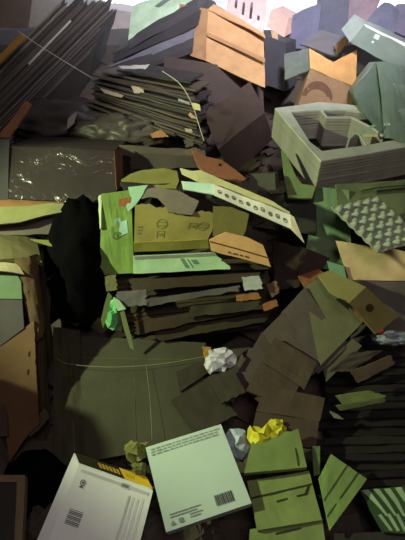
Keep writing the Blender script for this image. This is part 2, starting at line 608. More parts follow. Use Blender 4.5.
sheet('loose_sheet', 'small tan scrap behind the orange flaps', 'scrap', [A(334, 45, 3.1), A(346, 36, 3.1), A(349, 42, 3.1), A(337, 56, 3.05)], 'b88e68', t=.006, rag=(.01, .01, .01, .01))
# carton with raised orange flaps
t = thing('open_carton', 'open brown carton with two bright orange flaps and a curved dark mark', 'carton', A(325, 104, 2.6))
bm, S, N = sheet_bm([A(310, 69, 2.62), A(354, 87, 2.58), A(352, 116, 2.5), A(296, 112, 2.5)], ext=Vector((.04, .32, -.03)), warp=.005)
link('body', bm, '94765a', t)
decal('printed_mark', t, S, [('p', [(.3 + .3 * math.cos(a), .62 - .42 * math.sin(a)) for a in [math.pi * k / 10 for k in range(11)]] +
                             [(.3 + .2 * math.cos(a), .62 - .22 * math.sin(a)) for a in [math.pi * k / 10 for k in range(10, -1, -1)]])], '6a4c3c')
sheet('flap', None, None, [A(309, 48, 2.72), A(333, 62, 2.66), A(335, 79, 2.6), A(310, 68, 2.62)], 'd0a068', parent=t, t=.006)
sheet('flap', None, None, [A(333, 62, 2.66), A(357, 50, 2.7), A(356, 87, 2.58), A(334, 79, 2.6)], 'c89860', parent=t, t=.006)
sheet('side_panel', 'grey film-covered side', None, [A(284, 54, 2.9), A(308, 48, 2.72), A(309, 70, 2.62), A(285, 80, 2.75)], 'gloss:6c7470', parent=t, t=.01, warp=.008)
# wrapped packs at the right edge
o, S = sheet('wrapped_pack', 'grey-green film-wrapped pack with a white top edge', 'pack', [A(364, 25, 2.75), A(420, 52, 2.6), A(420, 80, 2.5), A(350, 42, 2.65)], 'gloss:7c8a80', ext=Vector((.05, .4, .1)), warp=.01)
sheet('film_edge', 'white film edge', None, [A(364, 24, 2.745), A(420, 50, 2.595), A(420, 54, 2.59), A(366, 27, 2.74)], 'e8ece8', parent=o, t=.003, warp=.002)
decal('label', o, S, [('r', .24, .1, .32, .35), ('r', .25, .5, .28, .6)], 'c8e0d4')
o, S = sheet('wrapped_pack', 'lower grey-green film-wrapped pack leaning over the cardboard frames', 'pack', [A(376, 62, 2.42), A(424, 80, 2.3), A(424, 156, 2.12), A(384, 138, 2.16)], 'gloss:74847a', ext=Vector((.12, .4, .0)), warp=.012, bend=(.03, .02))
sheet('wrapped_pack', 'grey-green film-wrapped pack, the flank below the white-edged one', 'pack', [A(376, 62, 2.425), A(384, 138, 2.165), A(362, 112, 2.3), A(352, 92, 2.4)], 'gloss:66766c', ext=Vector((.05, .25, .0)), warp=.008)
sheet('film', None, None, [A(375, 61, 2.40), A(424, 79, 2.28), A(424, 156, 2.10), A(384, 138, 2.14)], 'film', parent=o, t=.001, warp=.014, bend=(.035, .025))

# ------------------------------------------------------------------ wired stack of flat boxes, upper centre
GW = 'flattened boxes in the wired stack with torn ends'
WC = ['564c44', '46403e', '5c5248', '403c3e', '665a4c', '4a4644', '52483e', '3c3838']
rnd = random.Random(21)
NW = 18
Bk = Vector((.08, .33, .04))
for i in range(NW):
    f = i / (NW - 1)
    xl, yl = 92 + rnd.uniform(-4, 8) - 3 * f, 70 + 36 * f
    xr, yr = 199 + rnd.uniform(-7, 6), 88 + 58 * f
    if i == 0:
        xl, xr, yr = 116, 190, 82
    dw = lambda x: 1 / (.4065 + (x - 92) * .000193)
    p0, p1 = A(xl, yl, dw(xl)), A(xr, yr, dw(xr))
    j = Bk * rnd.uniform(-.05, .06)
    sheet('flattened_box', ORD[i] + ' flattened box from the top of the wired stack' if i else 'uppermost short flattened box of the wired stack', 'flattened box',
          [p0 + j, p1 + j, p1 + Bk, p0 + Bk], WC[rnd.randrange(8)], GW, ext=(-UPV + FWD * .3) * rnd.uniform(.008, .011), warp=.0025, rag=(.014, .03, 0, .02), nx=18, ny=4)
sc = [((118, 66), (150, 64), (146, 69), (122, 69), 'd8d4d4', 'white torn sheet on top of the wired stack'),
      ((131, 86), (143, 87), (145, 94), (134, 93), 'c8b8a0', 'small square beige scrap stuck in the edges of the wired stack'),
      ((100, 88), (124, 95), (122, 98), (104, 93), 'b8a890', 'beige sliver along the edges of the wired stack'),
      ((191, 102), (200, 104), (201, 111), (193, 109), 'd8d090', 'pale yellow torn tab at the end of the wired stack'),
      ((178, 98), (190, 102), (190, 105), (178, 101), 'a8a4a8', 'grey tab beside the pale yellow tab of the wired stack'),
      ((190, 112), (198, 119), (191, 118), (188, 115), 'c8a088', 'pink-brown torn corner at the end of the wired stack'),
      ((184, 128), (192, 129), (193, 133), (186, 132), 'b8a898', 'small pale scrap low at the end of the wired stack'),
      ((150, 134), (160, 129), (171, 137), (152, 138), 'b07a50', 'orange-brown torn scrap under the wired stack'),
      ((68, 118), (78, 110), (74, 124), (66, 130), '9a9488', 'light torn edge in the dark film beside the wired stack')]
for k, (a, b, c, d, col, lab) in enumerate(sc):
    D = 2.29 if k not in (0, 2, 1, 8) else 2.40
    sheet('cardboard_scrap', lab, 'scrap', [A(*q, D) for q in (a, b, c, d)], col, None, t=.006, warp=.004, rag=(.004, .006, .004, .004))
string('pale wire bent down over the end of the wired stack', [A(162, 71, 2.33), A(180, 84, 2.28), A(192, 104, 2.24), A(198, 122, 2.22), A(204, 141, 2.2)], .0022, 'c8c0a8', 'wire', 'wire')
# dark film under the bundles
crumple('plastic_film', 'crumpled dark plastic film below the bundle tied on edge', 'plastic film', 62, 122, .06, .30, .12, .10, 'gloss:4c4844', .5, 3.0, 4, smooth=True)
crumple('plastic_film', 'crumpled dark plastic film under the wired stack', 'plastic film', 122, 134, .08, .26, .10, .10, 'gloss:544c44', .5, 3.4, 4, smooth=True)
lay = [((118, 144), (206, 150), (206, 158), (118, 156), '5a5046', 'dark brown layer lying just under the wired stack'),
       ((128, 152), (204, 156), (206, 168), (130, 170), '4c443c', 'blackish brown layer above the olive torn flap'),
       ((160, 162), (196, 146), (202, 150), (168, 168), '6a5c4c', 'slanting brown piece between the wired stack and the tied bale'),
       ((183, 140), (195, 136), (194, 147), (186, 148), '5e5648', 'short dark torn tab below the wire')]
for a, b, c, d, col, lab in lay:
    sheet('loose_sheet', lab, 'sheet', [A(*q, 2.17) for q in (a, b, c, d)], col, None, t=.02, warp=.01, rag=(.008, .02, .01, .02))

# ------------------------------------------------------------------ left side
t = thing('wrapped_carton', 'dark brown carton wrapped in shiny clear film', 'carton', A(60, 203, 2.0))
link('body', pbox_bm(A(114, 151, 2.05), A(9, 146, 2.08), A(117, 204, 1.93), A(127, 140, 2.42), warp=.006, seed=4), '382e2c', t)
sheet('side_panel', 'orange-brown end', None, [A(114.5, 151, 2.04), A(122, 148, 2.12), A(124, 184, 2.06), A(117, 190, 1.96)], '8a5838', parent=t, t=.004)
sheet('film', None, None, [A(8, 145, 2.06), A(115, 150, 2.03), A(118, 204, 1.91), A(7, 201, 1.94)], 'film', parent=t, t=.001, warp=.008, nx=14, ny=10)
pbox('carton', 'grey-brown carton end beside the film-wrapped carton', 'carton', A(9, 140, 2.08), A(-40, 138, 2.08), A(8, 206, 1.94), A(14, 134, 2.3), '464042')
t = thing('torn_carton', 'flattened carton with an olive curled flap and a torn rusty end', 'carton', A(30, 236, 1.8))
sheet('top_panel', None, None, [A(-30, 198, 1.98), A(64, 200, 1.98), A(72, 207, 1.86), A(-30, 208, 1.88)], '9a7048', parent=t, t=.006)
poly('flap', 'olive curled flap', None, [(-30, 207), (0, 207), (28, 206), (50, 203), (64, 204), (68, 208), (62, 212), (42, 216), (20, 222), (0, 224), (-30, 226)], [A(-30, 207, 1.84), A(66, 206, 1.84), A(0, 225, 1.78)], parent=t, col='8c8a58')
sheet('underside', 'grey shaded inner layer', None, [A(-30, 222, 1.84), A(66, 212, 1.86), A(58, 234, 1.84), A(-30, 237, 1.82)], '62584e', parent=t, t=.02, rag=(0, .02, .004, 0))
poly('torn_end', 'rusty torn end', None, [(56, 232), (60, 222), (66, 216), (68, 207), (72, 206), (73, 222), (69, 230), (60, 236)], [A(56, 232, 1.82), A(70, 207, 1.84), A(73, 225, 1.85)], parent=t, col='a86444', rag=.006)
poly('cardboard_scrap', 'thin olive tongue of board poking out below the torn carton', 'scrap', [(30, 239), (62, 241), (60, 246), (52, 246), (38, 242)], [A(30, 239, 1.8), A(62, 241, 1.82), A(55, 247, 1.79)], col='8c8a4c')
# crushed carton pile on the left
t = thing('crushed_carton', 'tall crushed brown carton with a rounded olive top', 'carton', A(20, 460, 1.7))
sheet('top_panel', 'olive rounded top', None, [A(-30, 238, 1.9), A(36, 238, 1.88), A(42, 262, 1.72), A(-30, 268, 1.7)], '625c3c', parent=t, t=.02, bend=(.03, .02), warp=.01)
sheet('side_panel', None, None, [A(36, 243, 1.88), A(46, 262, 1.9), A(57, 450, 1.95), A(34, 456, 1.75)], '5c4c34', parent=t, t=.012, warp=.012, rag=(0, 0, .03, 0), bend=(.01, .01))
sheet('corner_fold', 'brown crumpled corner', None, [A(14, 259, 1.70), A(38, 254, 1.74), A(46, 330, 1.74), A(34, 345, 1.69)], '705838', parent=t, t=.01, warp=.012, rag=(.01, .012, .02, .012), bend=(.03, 0))
sheet('corner_fold', None, None, [A(28, 300, 1.71), A(42, 300, 1.76), A(52, 440, 1.72), A(36, 452, 1.68)], '54462f', parent=t, t=.01, warp=.01, rag=(.01, .01, .03, .01), bend=(.02, 0))
sheet('inner_liner', 'pale curled liner edge', None, [A(-30, 262, 1.69), A(18, 264, 1.70), A(24, 274, 1.67), A(-30, 270, 1.66)], 'a89c78', parent=t, t=.006, bend=(.01, .0))
poly('printed_sheet', 'light green printed sheet inside the crushed carton', 'sheet', [(-30, 271), (16, 272), (21, 282), (22, 299), (-30, 298)], [A(-30, 271, 1.69), A(20, 272, 1.69), A(20, 299, 1.68)], col='647a5a')
poly('grey_board', 'grey board below the light green sheet in the crushed carton', 'board', [(-30, 298), (22, 299), (24, 328), (0, 346), (-30, 350)], [A(-30, 298, 1.685), A(22, 299, 1.685), A(0, 346, 1.66)], col='4c4646')
o, n, a = poly('torn_carton', 'orange-brown torn carton panel with small slots', 'panel', [(-30, 352), (0, 344), (34, 321), (36, 372), (39, 424), (24, 440), (9, 462), (5, 420), (-30, 405)], [A(-30, 352, 1.66), A(34, 321, 1.68), A(9, 462, 1.58)], col='644a30', t=.008, rag=.002)
SLT = lambda x, y: plane_hit(x, y, a, n) + n * .0015
for (x, y) in ((29, 354), (28, 372)):
    bm = bmesh.new()
    bm.faces.new([bm.verts.new(SLT(*q)) for q in ((x - 1, y + 3), (x - .5, y - 2), (x + 1.4, y - 3), (x + 1, y + 2))])
    link('slot', bm, '201812', o)
sheet('loose_board', 'pinkish board behind the orange-brown torn panel', 'board', [A(-40, 398, 1.62), A(6, 404, 1.62), A(8, 436, 1.58), A(-40, 440, 1.57)], '6c5650', t=.01)
sheet('loose_board', 'olive torn board under the orange-brown torn panel', 'board', [A(24, 424, 1.64), A(46, 408, 1.66), A(50, 418, 1.64), A(30, 438, 1.6)], '6e6444', t=.008, rag=(.004, .006, .008, .004))
crumple('dark_gap_lump', 'black lump put in for the dark gap beside the tied bale', 'bag', 80, 262, .10, .135, .28, .14, 'matte:080808', .25, 2.6, 4, smooth=True)  # fills a dark void; the black stands for its shade
crumple('dark_gap_lump', 'black lump put in for the dark gap behind the white box with a yellow edge', 'bag', 36, 492, .08, .12, .14, .06, 'matte:080808', .25, 2.6, 4, smooth=True)  # another void filler, black in place of deep shade
o, S = sheet('tall_board', 'tall narrow olive-brown panel beside the crushed carton', 'panel', [A(53, 326, 1.93), A(80, 330, 1.90), A(86, 458, 1.56), A(54, 470, 1.54)], '5c5640', t=.012, warp=.008, rag=(.006, 0, .006, 0))
decal('crease', o, S, [('r', .62, .02, .66, .98)], '57502f')
# shallow tray at the bottom corner
t = thing('picture_tray', 'shallow brown-rimmed tray at the very bottom, by the black lump', 'tray', A(10, 540, 1.36))
sheet('rim', None, None, [A(-30, 474, 1.42), A(25, 475, 1.42), A(25, 482, 1.405), A(-30, 482, 1.405)], '7a6a50', parent=t, t=.03)
sheet('rim', None, None, [A(17, 482, 1.405), A(25, 481, 1.405), A(22, 545, 1.26), A(14, 545, 1.26)], '7a6a50', parent=t, t=.03)
sheet('base', 'dark patterned base', None, [A(-30, 481, 1.43), A(18, 481, 1.43), A(15, 545, 1.285), A(-30, 545, 1.285)], '3c3830', parent=t, t=.01)

# ------------------------------------------------------------------ the tied bale in the middle
GL = 'torn board layers in the front of the tied bale'
LC = ['6e5a44', '5a4a3a', '66563e', '4e4234', '74624a', '5e5038', '463c30', '6a5c48']
rnd = random.Random(33)
BACK = Vector((0, .36, .03))
NL = 17
LAYW = ['short', 'ragged', 'creased', 'thin', 'curled', 'flat', 'frayed']
for i in range(NL):
    f = i / (NL - 1)
    y = 262 + 72 * f
    xl = 106 + 24 * f + rnd.uniform(-4, 6)
    xr = 262 + rnd.uniform(-22, 10) + 8 * f
    h = 4.4
    sl = -11 * (.4 + f)
    D0 = 1.845 + .06 * f
    j = BACK * rnd.uniform(-.06, .08)
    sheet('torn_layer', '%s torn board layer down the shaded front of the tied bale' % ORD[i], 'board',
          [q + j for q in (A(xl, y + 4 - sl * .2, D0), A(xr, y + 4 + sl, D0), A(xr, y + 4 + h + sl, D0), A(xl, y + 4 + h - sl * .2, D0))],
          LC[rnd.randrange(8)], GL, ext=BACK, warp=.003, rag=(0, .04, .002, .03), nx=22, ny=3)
for lab, q, col, D in [
    ('short grey-violet layer at the end of the bale beside the green plastic', [(113, 292), (148, 289), (148, 305), (121, 308)], '8c8484', 1.795),
    ('long grey-violet layer across the front of the bale', [(146, 299), (241, 285), (240, 292), (147, 307)], '827a78', 1.795),
    ('brown layer with a ragged lower edge under the pale green sheet', [(128, 280), (262, 272), (258, 281), (132, 292)], '5c4c34', 1.80),
    ('olive dark layer in the middle of the bale front', [(190, 306), (262, 300), (256, 310), (188, 318)], '56503a', 1.805),
    ('long dark layer near the bottom of the bale', [(132, 322), (236, 304), (262, 310), (134, 336)], '5a4834', 1.83),
    ('lowest brown layer under the bale', [(150, 330), (272, 312), (266, 322), (158, 342)], '50442f', 1.85)]:
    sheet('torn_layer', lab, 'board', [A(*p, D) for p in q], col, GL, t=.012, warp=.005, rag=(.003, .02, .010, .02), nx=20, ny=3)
for lab, q, col, D in [
    ('white card piece at the end of the bale front', [(242, 277), (260, 275), (264, 289), (244, 291)], 'b8bcb4', 1.79),
    ('orange-brown torn piece under the white card piece', [(236, 295), (258, 292), (262, 299), (236, 302)], 'a06c3c', 1.80),
    ('second orange-brown torn piece lower on the bale edge', [(262, 304), (277, 299), (279, 306), (264, 312)], 'a0683c', 1.81),
    ('brown torn tab sticking out of the bale edge', [(266, 285), (277, 280), (280, 292), (272, 298)], '7a6046', 1.82),
    ('olive tab sticking out of the bale beside the black lump', [(104, 276), (116, 274), (118, 290), (106, 292)], '6c6a44', 1.80)]:
    sheet('cardboard_scrap', lab, 'scrap', [A(*p, D) for p in q], col, None, t=.012, warp=.004, rag=(.004, .01, .005, .004))
# upper front of the bale
o, S = sheet('upright_board', 'green-lit upright box panel at the end of the bale with a pale blue patch', 'panel', [A(101, 194, 1.75), A(131, 190, 1.75), A(134, 273, 1.83), A(100, 275, 1.83)], '7e9a4c', t=.03, warp=.003)  # green lamplight is put into the panel's base colour
decal('printed_patch', o, S, [('p', [(.42, .33), (.62, .30), (.66, .36), (.84, .34), (.86, .50), (.62, .53), (.56, .44), (.44, .42)])], 'a4ccbc', label='pale blue glued patch')
decal('printed_mark', o, S, [('o', .52, .52, .16, .05, .35), ('o', .6, .52, .1, .03, .35), ('r', .34, .4, .42, .5)], '5f7a40')
sheet('cardboard_scrap', 'rust-red scrap showing at the top of the green-lit panel', 'scrap', [A(119, 199, 1.735), A(131, 197, 1.735), A(130, 206, 1.74), A(119, 207, 1.74)], 'a0603c', t=.004)
poly('torn_paper', 'pale aqua torn liner between the green-lit panel and the bale front', 'paper', [(128, 187), (148, 185), (143, 194), (137, 203), (128, 212), (126, 206), (131, 198)], [A(128, 187, 1.735), A(148, 185, 1.735), A(128, 212, 1.74)], col='a8d0ac', rag=.002)
sheet('torn_paper', 'pale ragged edge beside the black lump on the green-lit panel', 'paper', [A(98, 196, 1.76), A(101.5, 194, 1.75), A(101, 228, 1.77), A(99.5, 230, 1.78)], 'b8c8a0', t=.004, rag=(.004, 0, .004, .004))
t = thing('flattened_box', 'olive printed flattened box with a torn grey top across the bale front', 'flattened box', A(170, 252, 1.78))
bm, S, N = sheet_bm([A(135, 202, 1.73), A(222, 212, 1.73), A(209, 240, 1.765), A(134, 243, 1.77)], t=.008, warp=.003, rag=(.02, .012, 0, 0), nx=24, ny=10, seed=5)
o = link('front_panel', bm, '9c904e', t)
bx = []
for (u, v, k) in ((.34, .50, 0), (.34, .78, 1), (.72, .52, 1), (.85, .52, 0)):
    bx += [('o', u, v, .07, .14, .2), ('r', u - .035, v - .06, u + .035, v - .03), ('r', u - .04, v + .03, u + .04, v + .06)] if k == 0 else [('r', u - .05, v - .1, u - .038, v + .1), ('r', u + .038, v - .1, u + .05, v + .1), ('r', u - .05, v - .1, u + .05, v - .07), ('r', u - .02, v - .03, u + .02, v + .05)]
bx += [('r', .04, .58, .10, .62), ('r', .04, .66, .10, .70), ('r', .04, .74, .09, .78)]
decal('print', o, S, bx, '7c7a42')
sheet('lower_flap', 'mustard lower flap', None, [A(133.5, 243, 1.762), A(208, 239.5, 1.757), A(209, 248.5, 1.785), A(134, 252, 1.79)], '9a9444', parent=t, t=.006, warp=.002)
poly('torn_top', 'grey torn inner layer', None, [(147, 189), (160, 187), (176, 190), (190, 197), (199, 201), (196, 208), (192, 215), (180, 214), (168, 212), (166, 206), (158, 198), (150, 197), (141, 199)], [A(147, 189, 1.735), A(199, 201, 1.735), A(180, 214, 1.715)], col='867a6c', parent=t, rag=.003)
sheet('dark_sheet', 'blackish sheet standing in for the dark gap behind the torn grey top of the bale', 'sheet', [A(140, 192, 1.80), A(226, 200, 1.80), A(228, 232, 1.78), A(138, 220, 1.77)], '34302c', t=.02)  # filler sheet; its black stands for the void's shade
poly('torn_flap', 'dark olive torn flap hanging beside the printed flattened box', 'flap', [(213, 206), (232, 207), (249, 214), (246, 230), (240, 243), (226, 239), (213, 236)], [A(213, 206, 1.72), A(249, 214, 1.72), A(226, 242, 1.735)], col='77703c', rag=.0015)
t = thing('creased_card', 'orange creased board at the end of the bale front', 'board', A(240, 265, 1.76))
o, n, a = poly('panel', None, None, [(209, 240), (226, 232), (246, 237), (263, 245), (271, 267), (240, 258), (211, 251)], [A(209, 240, 1.73), A(263, 245, 1.73), A(240, 258, 1.755)], col='f0bc80', parent=t, rag=.001)
bm = bmesh.new()
for (x0, y0, x1, y1, w) in ((210, 241.5, 238, 249, .7), (238, 249, 269, 258, .7), (233, 253.5, 238, 254.6, .8), (240, 255, 243, 256, .8), (245, 256.2, 249, 257.5, .8), (228, 252, 231, 253, .8)):
    q = [plane_hit(x, y, a, n) + n * .0015 for x, y in ((x0, y0 - w), (x1, y1 - w), (x1, y1 + w), (x0, y0 + w))]
    bm.faces.new([bm.verts.new(p) for p in q])
link('text', bm, '6a4420', t)
o, S = sheet('printed_sheet', 'pale green printed sheet under the bale top edge', 'sheet', [A(133, 256, 1.775), A(214, 252.5, 1.77), A(233, 269, 1.78), A(133, 274, 1.80)], 'b0d4a4', t=.008, warp=.004, rag=(0, .02, .003, 0))
decal('printed_mark', o, S, [('r', .55, .25, .59, .8), ('r', .62, .3, .635, .8), ('r', .66, .35, .72, .6)], '6a8a74')
decal('grey_band', o, S, [('r', .02, .03, .98, .2)], '868a84')
poly('torn_flap', 'olive pointed flap on top of the bale', 'flap', [(121, 180), (130, 174), (142, 170), (164, 168), (177, 171), (179, 180), (176, 188), (160, 188), (146, 184), (130, 184)], [A(121, 180, 1.98), A(177, 171, 2.02), A(160, 188, 1.9)], col='8e8a48', rag=.0015, t=.006)
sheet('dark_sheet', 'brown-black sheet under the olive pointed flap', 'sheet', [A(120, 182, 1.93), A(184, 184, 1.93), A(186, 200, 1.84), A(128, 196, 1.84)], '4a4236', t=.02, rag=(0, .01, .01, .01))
# white strips with stamped marks
poly('cardboard_strip', 'cream ragged strip on top of the white marked strip', 'strip', [(180, 168), (192, 171), (200, 170), (214, 176), (244, 189), (270, 200), (290, 212), (289, 216), (270, 211), (240, 197), (214, 186), (196, 180), (182, 173)], [A(180, 168, 1.84), A(290, 212, 1.70), A(214, 186, 1.78)], col='d8d498', rag=.0012, t=.008)
poly('card_piece', 'pale aqua blank piece of card beside the white marked strip', 'card', [(181, 181), (214, 184), (218, 195), (183, 189)], [A(181, 181, 1.80), A(214, 184, 1.76), A(218, 195, 1.73)], col='c4e0cc', rag=.0008)
t = thing('cardboard_strip', 'white strip with a row of stamped marks and a drooping tip', 'strip', A(250, 225, 1.68))
bm, S, N = sheet_bm([A(213, 184, 1.755), A(290, 214, 1.675), A(292, 229, 1.665), A(214, 195, 1.73)], t=.006, nx=16, ny=4, warp=.002, rag=(.003, 0, 0, 0))
o = link('strip_panel', bm, 'e6e2d0', t)
sh = []
for k in range(10):
    u = .08 + .094 * k
    sh += [('o', u, .55 + (.05 if k % 2 else -.03), .027, .17, (.3, .7, .4)[k % 3])]
    sh += [('r', u - .012, .5, u + .012, .6)]
decal('stamped_marks', o, S, sh, '706c60')
sheet('drooping_tip', None, None, [A(290, 214, 1.674), A(294, 217, 1.67), A(304.5, 243, 1.655), A(291, 229, 1.664)], 'dccfae', parent=t, t=.005, warp=.001)
# behind the strips
o, n, a = poly('torn_carton', 'rust-brown torn carton piece with a round hole behind the cream strip', 'carton piece', [(192, 150), (208, 157), (222, 160), (236, 170), (246, 179), (240, 183), (224, 178), (206, 173), (198, 166)], [A(192, 150, 2.05), A(222, 160, 2.02), A(224, 180, 1.92)], col='a0684a', rag=.002, t=.008)
bm = bmesh.new()
bm.faces.new([bm.verts.new(plane_hit(220 + 1.8 * math.cos(k * .785), 165 + 1.5 * math.sin(k * .785), a, n) + n * .0015) for k in range(8)])
link('hole', bm, '2a1c14', o)
pbox('carton', 'small dark olive carton end behind the cream strip', 'carton', A(250, 190, 1.95), A(276, 190, 1.93), A(250, 174, 2.02), A(256, 186, 2.2), '5a5a4a')
# green plastic and torn bits at the bale's foot
crumple('plastic_bag', 'small crumpled green plastic bag at the foot of the bale', 'bag', 112, 314, -.02, .035, .075, .03, 'gloss:78d080', .6, 3.6, 4)
poly('torn_paper', 'pale green paper triangle above the green plastic bag', 'paper', [(113, 297), (119, 300), (126, 309), (118, 311), (114, 304)], [A(113, 297, 1.78), A(126, 309, 1.78), A(116, 312, 1.77)], col='a8d0a0', t=.003)
poly('cardboard_scrap', 'narrow olive torn strip beside the green plastic bag', 'scrap', [(104, 306), (108, 292), (112, 296), (106, 320), (103, 328), (101, 320)], [A(104, 306, 1.79), A(112, 296, 1.79), A(103, 328, 1.8)], col='6e7a48', t=.004)
poly('cardboard_scrap', 'thin olive splinter of board crossing below the green plastic bag', 'scrap', [(120, 312), (124, 310), (132, 340), (134, 350), (130, 348), (124, 330)], [A(120, 312, 1.78), A(124, 310, 1.78), A(134, 350, 1.80)], col='74804c', t=.004)

# ------------------------------------------------------------------ flat cartons in front of the bale
o, S = sheet('flattened_carton', 'large flat olive-brown carton lying in front of the bale', 'flattened carton', [A(78, 336, 1.90), A(206, 343, 1.87), A(200, 440, 1.575), A(86, 462, 1.53)], '5e5a44', t=.014, warp=.002, rag=(0, .02, 0, 0))
decal('crease', o, S, [('r', 0, .2, 1, .212), ('r', .43, .2, .436, 1)], '4e4c34')
string('pale string lying across the flat olive-brown carton', [A(56, 358, 1.79), A(70, 364, 1.765), A(110, 367, 1.755), A(160, 364, 1.77), A(212, 355, 1.8)], .001, '98987e')
string('pale string lying along the flat olive-brown carton', [A(146, 366, 1.77), A(150, 400, 1.655), A(152, 440, 1.535)], .0006, '98a07c')
for lab, q, col, D in [
    ('dark brown board angled over the edge of the flat carton', [(171, 400), (208, 377), (238, 415), (196, 436)], '4c4434', (1.64, 1.70, 1.58, 1.53)),
    ('dark board leaning below the crumpled white paper', [(206, 377), (232, 366), (246, 392), (222, 404)], '504638', (1.69, 1.71, 1.62, 1.59)),
    ('dark narrow board between the flat carton and the white paper', [(176, 372), (206, 358), (212, 370), (180, 392)], '463e30', (1.76, 1.78, 1.75, 1.69))]:
    sheet('loose_board', lab, 'board', [A(*p, d) for p, d in zip(q, D)], col, None, t=.01, warp=.005, rag=(.004, .004, .006, .004))
crumple('crumpled_paper', 'crumpled white paper beside the fanned brown boards', 'paper', 220, 361, -.10, .078, .064, .05, 'paper:c8c4cc', npt=60)
sheet('cardboard_scrap', 'ochre torn scrap beside the crumpled white paper', 'scrap', [A(202, 346, 1.77), A(211, 347, 1.77), A(212, 356, 1.755), A(204, 359, 1.75)], 'a07830', t=.006, rag=(.004, .004, .006, .004))

# fanned boards to the right of the bale
GN = 'fanned boards between the bale and the egg tray'  # olive and brown put lamplight and the bale's shade into these colours
for lab, q, col, Ds in [
    ('green-lit olive broad board, uppermost in the fan of boards', [(304, 287), (322, 276), (363, 322), (320, 366)], '82805c', (1.83, 1.84, 1.74, 1.66)),
    ('shaded brown board tucked along the green-lit broad board in the fan', [(281, 313), (305, 287), (346, 348), (318, 374)], '685a54', (1.795, 1.815, 1.70, 1.655)),
    ('brown board with a long crease, third in the fan', [(262, 333), (283, 312), (322, 368), (300, 384)], '64564e', (1.775, 1.79, 1.67, 1.64)),
    ('dull brown board lowest in the fan beside the white paper', [(232, 382), (262, 332), (300, 374), (262, 404)], '5c4e48', (1.70, 1.79, 1.69, 1.62)),
    ('olive edge of board under the fan, by the dark stack', [(322, 366), (352, 338), (362, 346), (326, 382)], '6e6a50', (1.68, 1.72, 1.70, 1.65))]:
    sheet('fanned_board', lab, 'board', [A(*p, d) for p, d in zip(q, Ds)], col, GN, t=.008, warp=.0012)
GS = 'brown boards stepping down below the fan'
for k, (lab, q, col, Ds) in enumerate([
    ('brown folded board at the head of the stepped boards', [(275, 337), (317, 362), (304, 390), (262, 362)], '715d4a', (1.715, 1.655, 1.60, 1.665)),
    ('brown board second in the stepped boards', [(261, 362), (299, 386), (288, 408), (246, 390)], '6a5646', (1.66, 1.60, 1.55, 1.60)),
    ('wide brown board third in the stepped boards', [(265, 385), (325, 398), (320, 421), (256, 411)], '725e4a', (1.60, 1.565, 1.515, 1.54)),
    ('brown board with a dark slit, lowest of the stepped boards', [(256, 412), (319, 421), (316, 448), (250, 440)], '6c5846', (1.545, 1.515, 1.45, 1.47))]):
    o, S = sheet('stepped_board', lab, 'board', [A(*p, d) for p, d in zip(q, Ds)], col, GS, t=.014, warp=.003)
    if k == 0:
        decal('crease', o, S, [('r', 0, .72, 1, .75)], '463a30')

# ------------------------------------------------------------------ stack of cut-out cardboard frames
GR = 'cardboard frames stacked by the wrapped packs'
fc, fl, fr = A(321, 161, 1.98), A(275, 108, 2.3), A(408, 146, 2.12)
fn = toward((fl - fc).cross(fr - fc).normalized(), fc)
OUT = [(275, 108), (300, 105), (319, 102), (345, 104), (378, 108), (430, 118), (432, 142), (405, 147), (366, 154), (321, 161), (299, 136)]
INN = [(291, 112), (318, 110), (346, 110), (376, 114), (418, 122), (420, 136), (399, 139), (368, 145), (322, 151), (310, 142), (301, 128)]
WEB = [[(319, 106), (327, 117), (352, 117), (374, 128), (384, 136)], [(346, 149), (349, 139), (355, 133), (360, 134), (365, 142), (368, 147)]]
NF = 20
step = -fn * .0036 + Vector((0, 0, -.0045))
FCL = ['a29e90', '9e9a8c', 'a09c8e', '9c988a']
for i in range(NF):
    rr = random.Random(i + 50)
    sh = step * i + (RGT * rr.uniform(-.0012, .0012) + fn.cross(RGT) * rr.uniform(-.0012, .0012)) * (i > 0)
    hit = lambda x, y: plane_hit(x, y, fc, fn) + sh
    po, pi = [hit(*q) for q in OUT], [hit(*q) for q in INN]
    bm = bmesh.new()
    back = step * .995
    n = len(po)
    vo, vi = [bm.verts.new(p) for p in po], [bm.verts.new(p) for p in pi]
    wo, wi = [bm.verts.new(p + back) for p in po], [bm.verts.new(p + back) for p in pi]
    for k in range(n):
        j = (k + 1) % n
        bm.faces.new((vo[k], vo[j], vi[j], vi[k]))
        bm.faces.new((wo[k], wi[k], wi[j], wo[j]))
        bm.faces.new((vo[k], wo[k], wo[j], vo[j]))
        bm.faces.new((vi[k], vi[j], wi[j], wi[k]))
    for web in WEB:
        ps = [hit(*q) for q in web]
        for a, b in zip(ps, ps[1:]):
            w = (b - a).cross(fn).normalized() * .004
            vs = [bm.verts.new(p + e) for e in (Vector(), back) for p in (a - w, b - w, b + w, a + w)]
            for f in ((0, 1, 2, 3), (7, 6, 5, 4), (0, 4, 5, 1), (1, 5, 6, 2), (2, 6, 7, 3), (3, 7, 4, 0)):
                bm.faces.new([vs[q] for q in f])
    lab = '%s pale cardboard frame down in the stack of cut-out frames' % ORD[i]
    tag(link('cutout_insert', bm, 'c4c8b8' if i == 0 else FCL[i % 4], None), lab if i else 'topmost pale cardboard frame with a zigzag web, on the stack of frames', 'cardboard frame', GR)  # paler top frame has the light falling on it put into its colour
for k, (q, lab) in enumerate([([(358, 132), (374, 124), (376, 126), (361, 135)], 'thin frayed paper shred curling inside the top frame'),
                              ([(362, 134), (378, 134), (378, 137), (364, 137)], 'pale yellow paper shred inside the top frame')]):
    sheet('paper_shred', lab, 'shred', [A(x, y, 2.14) for x, y in q], ['9cb8a0', 'd8cc9c'][k], t=.003, warp=.01, rag=(.003, .003, .003, .003))
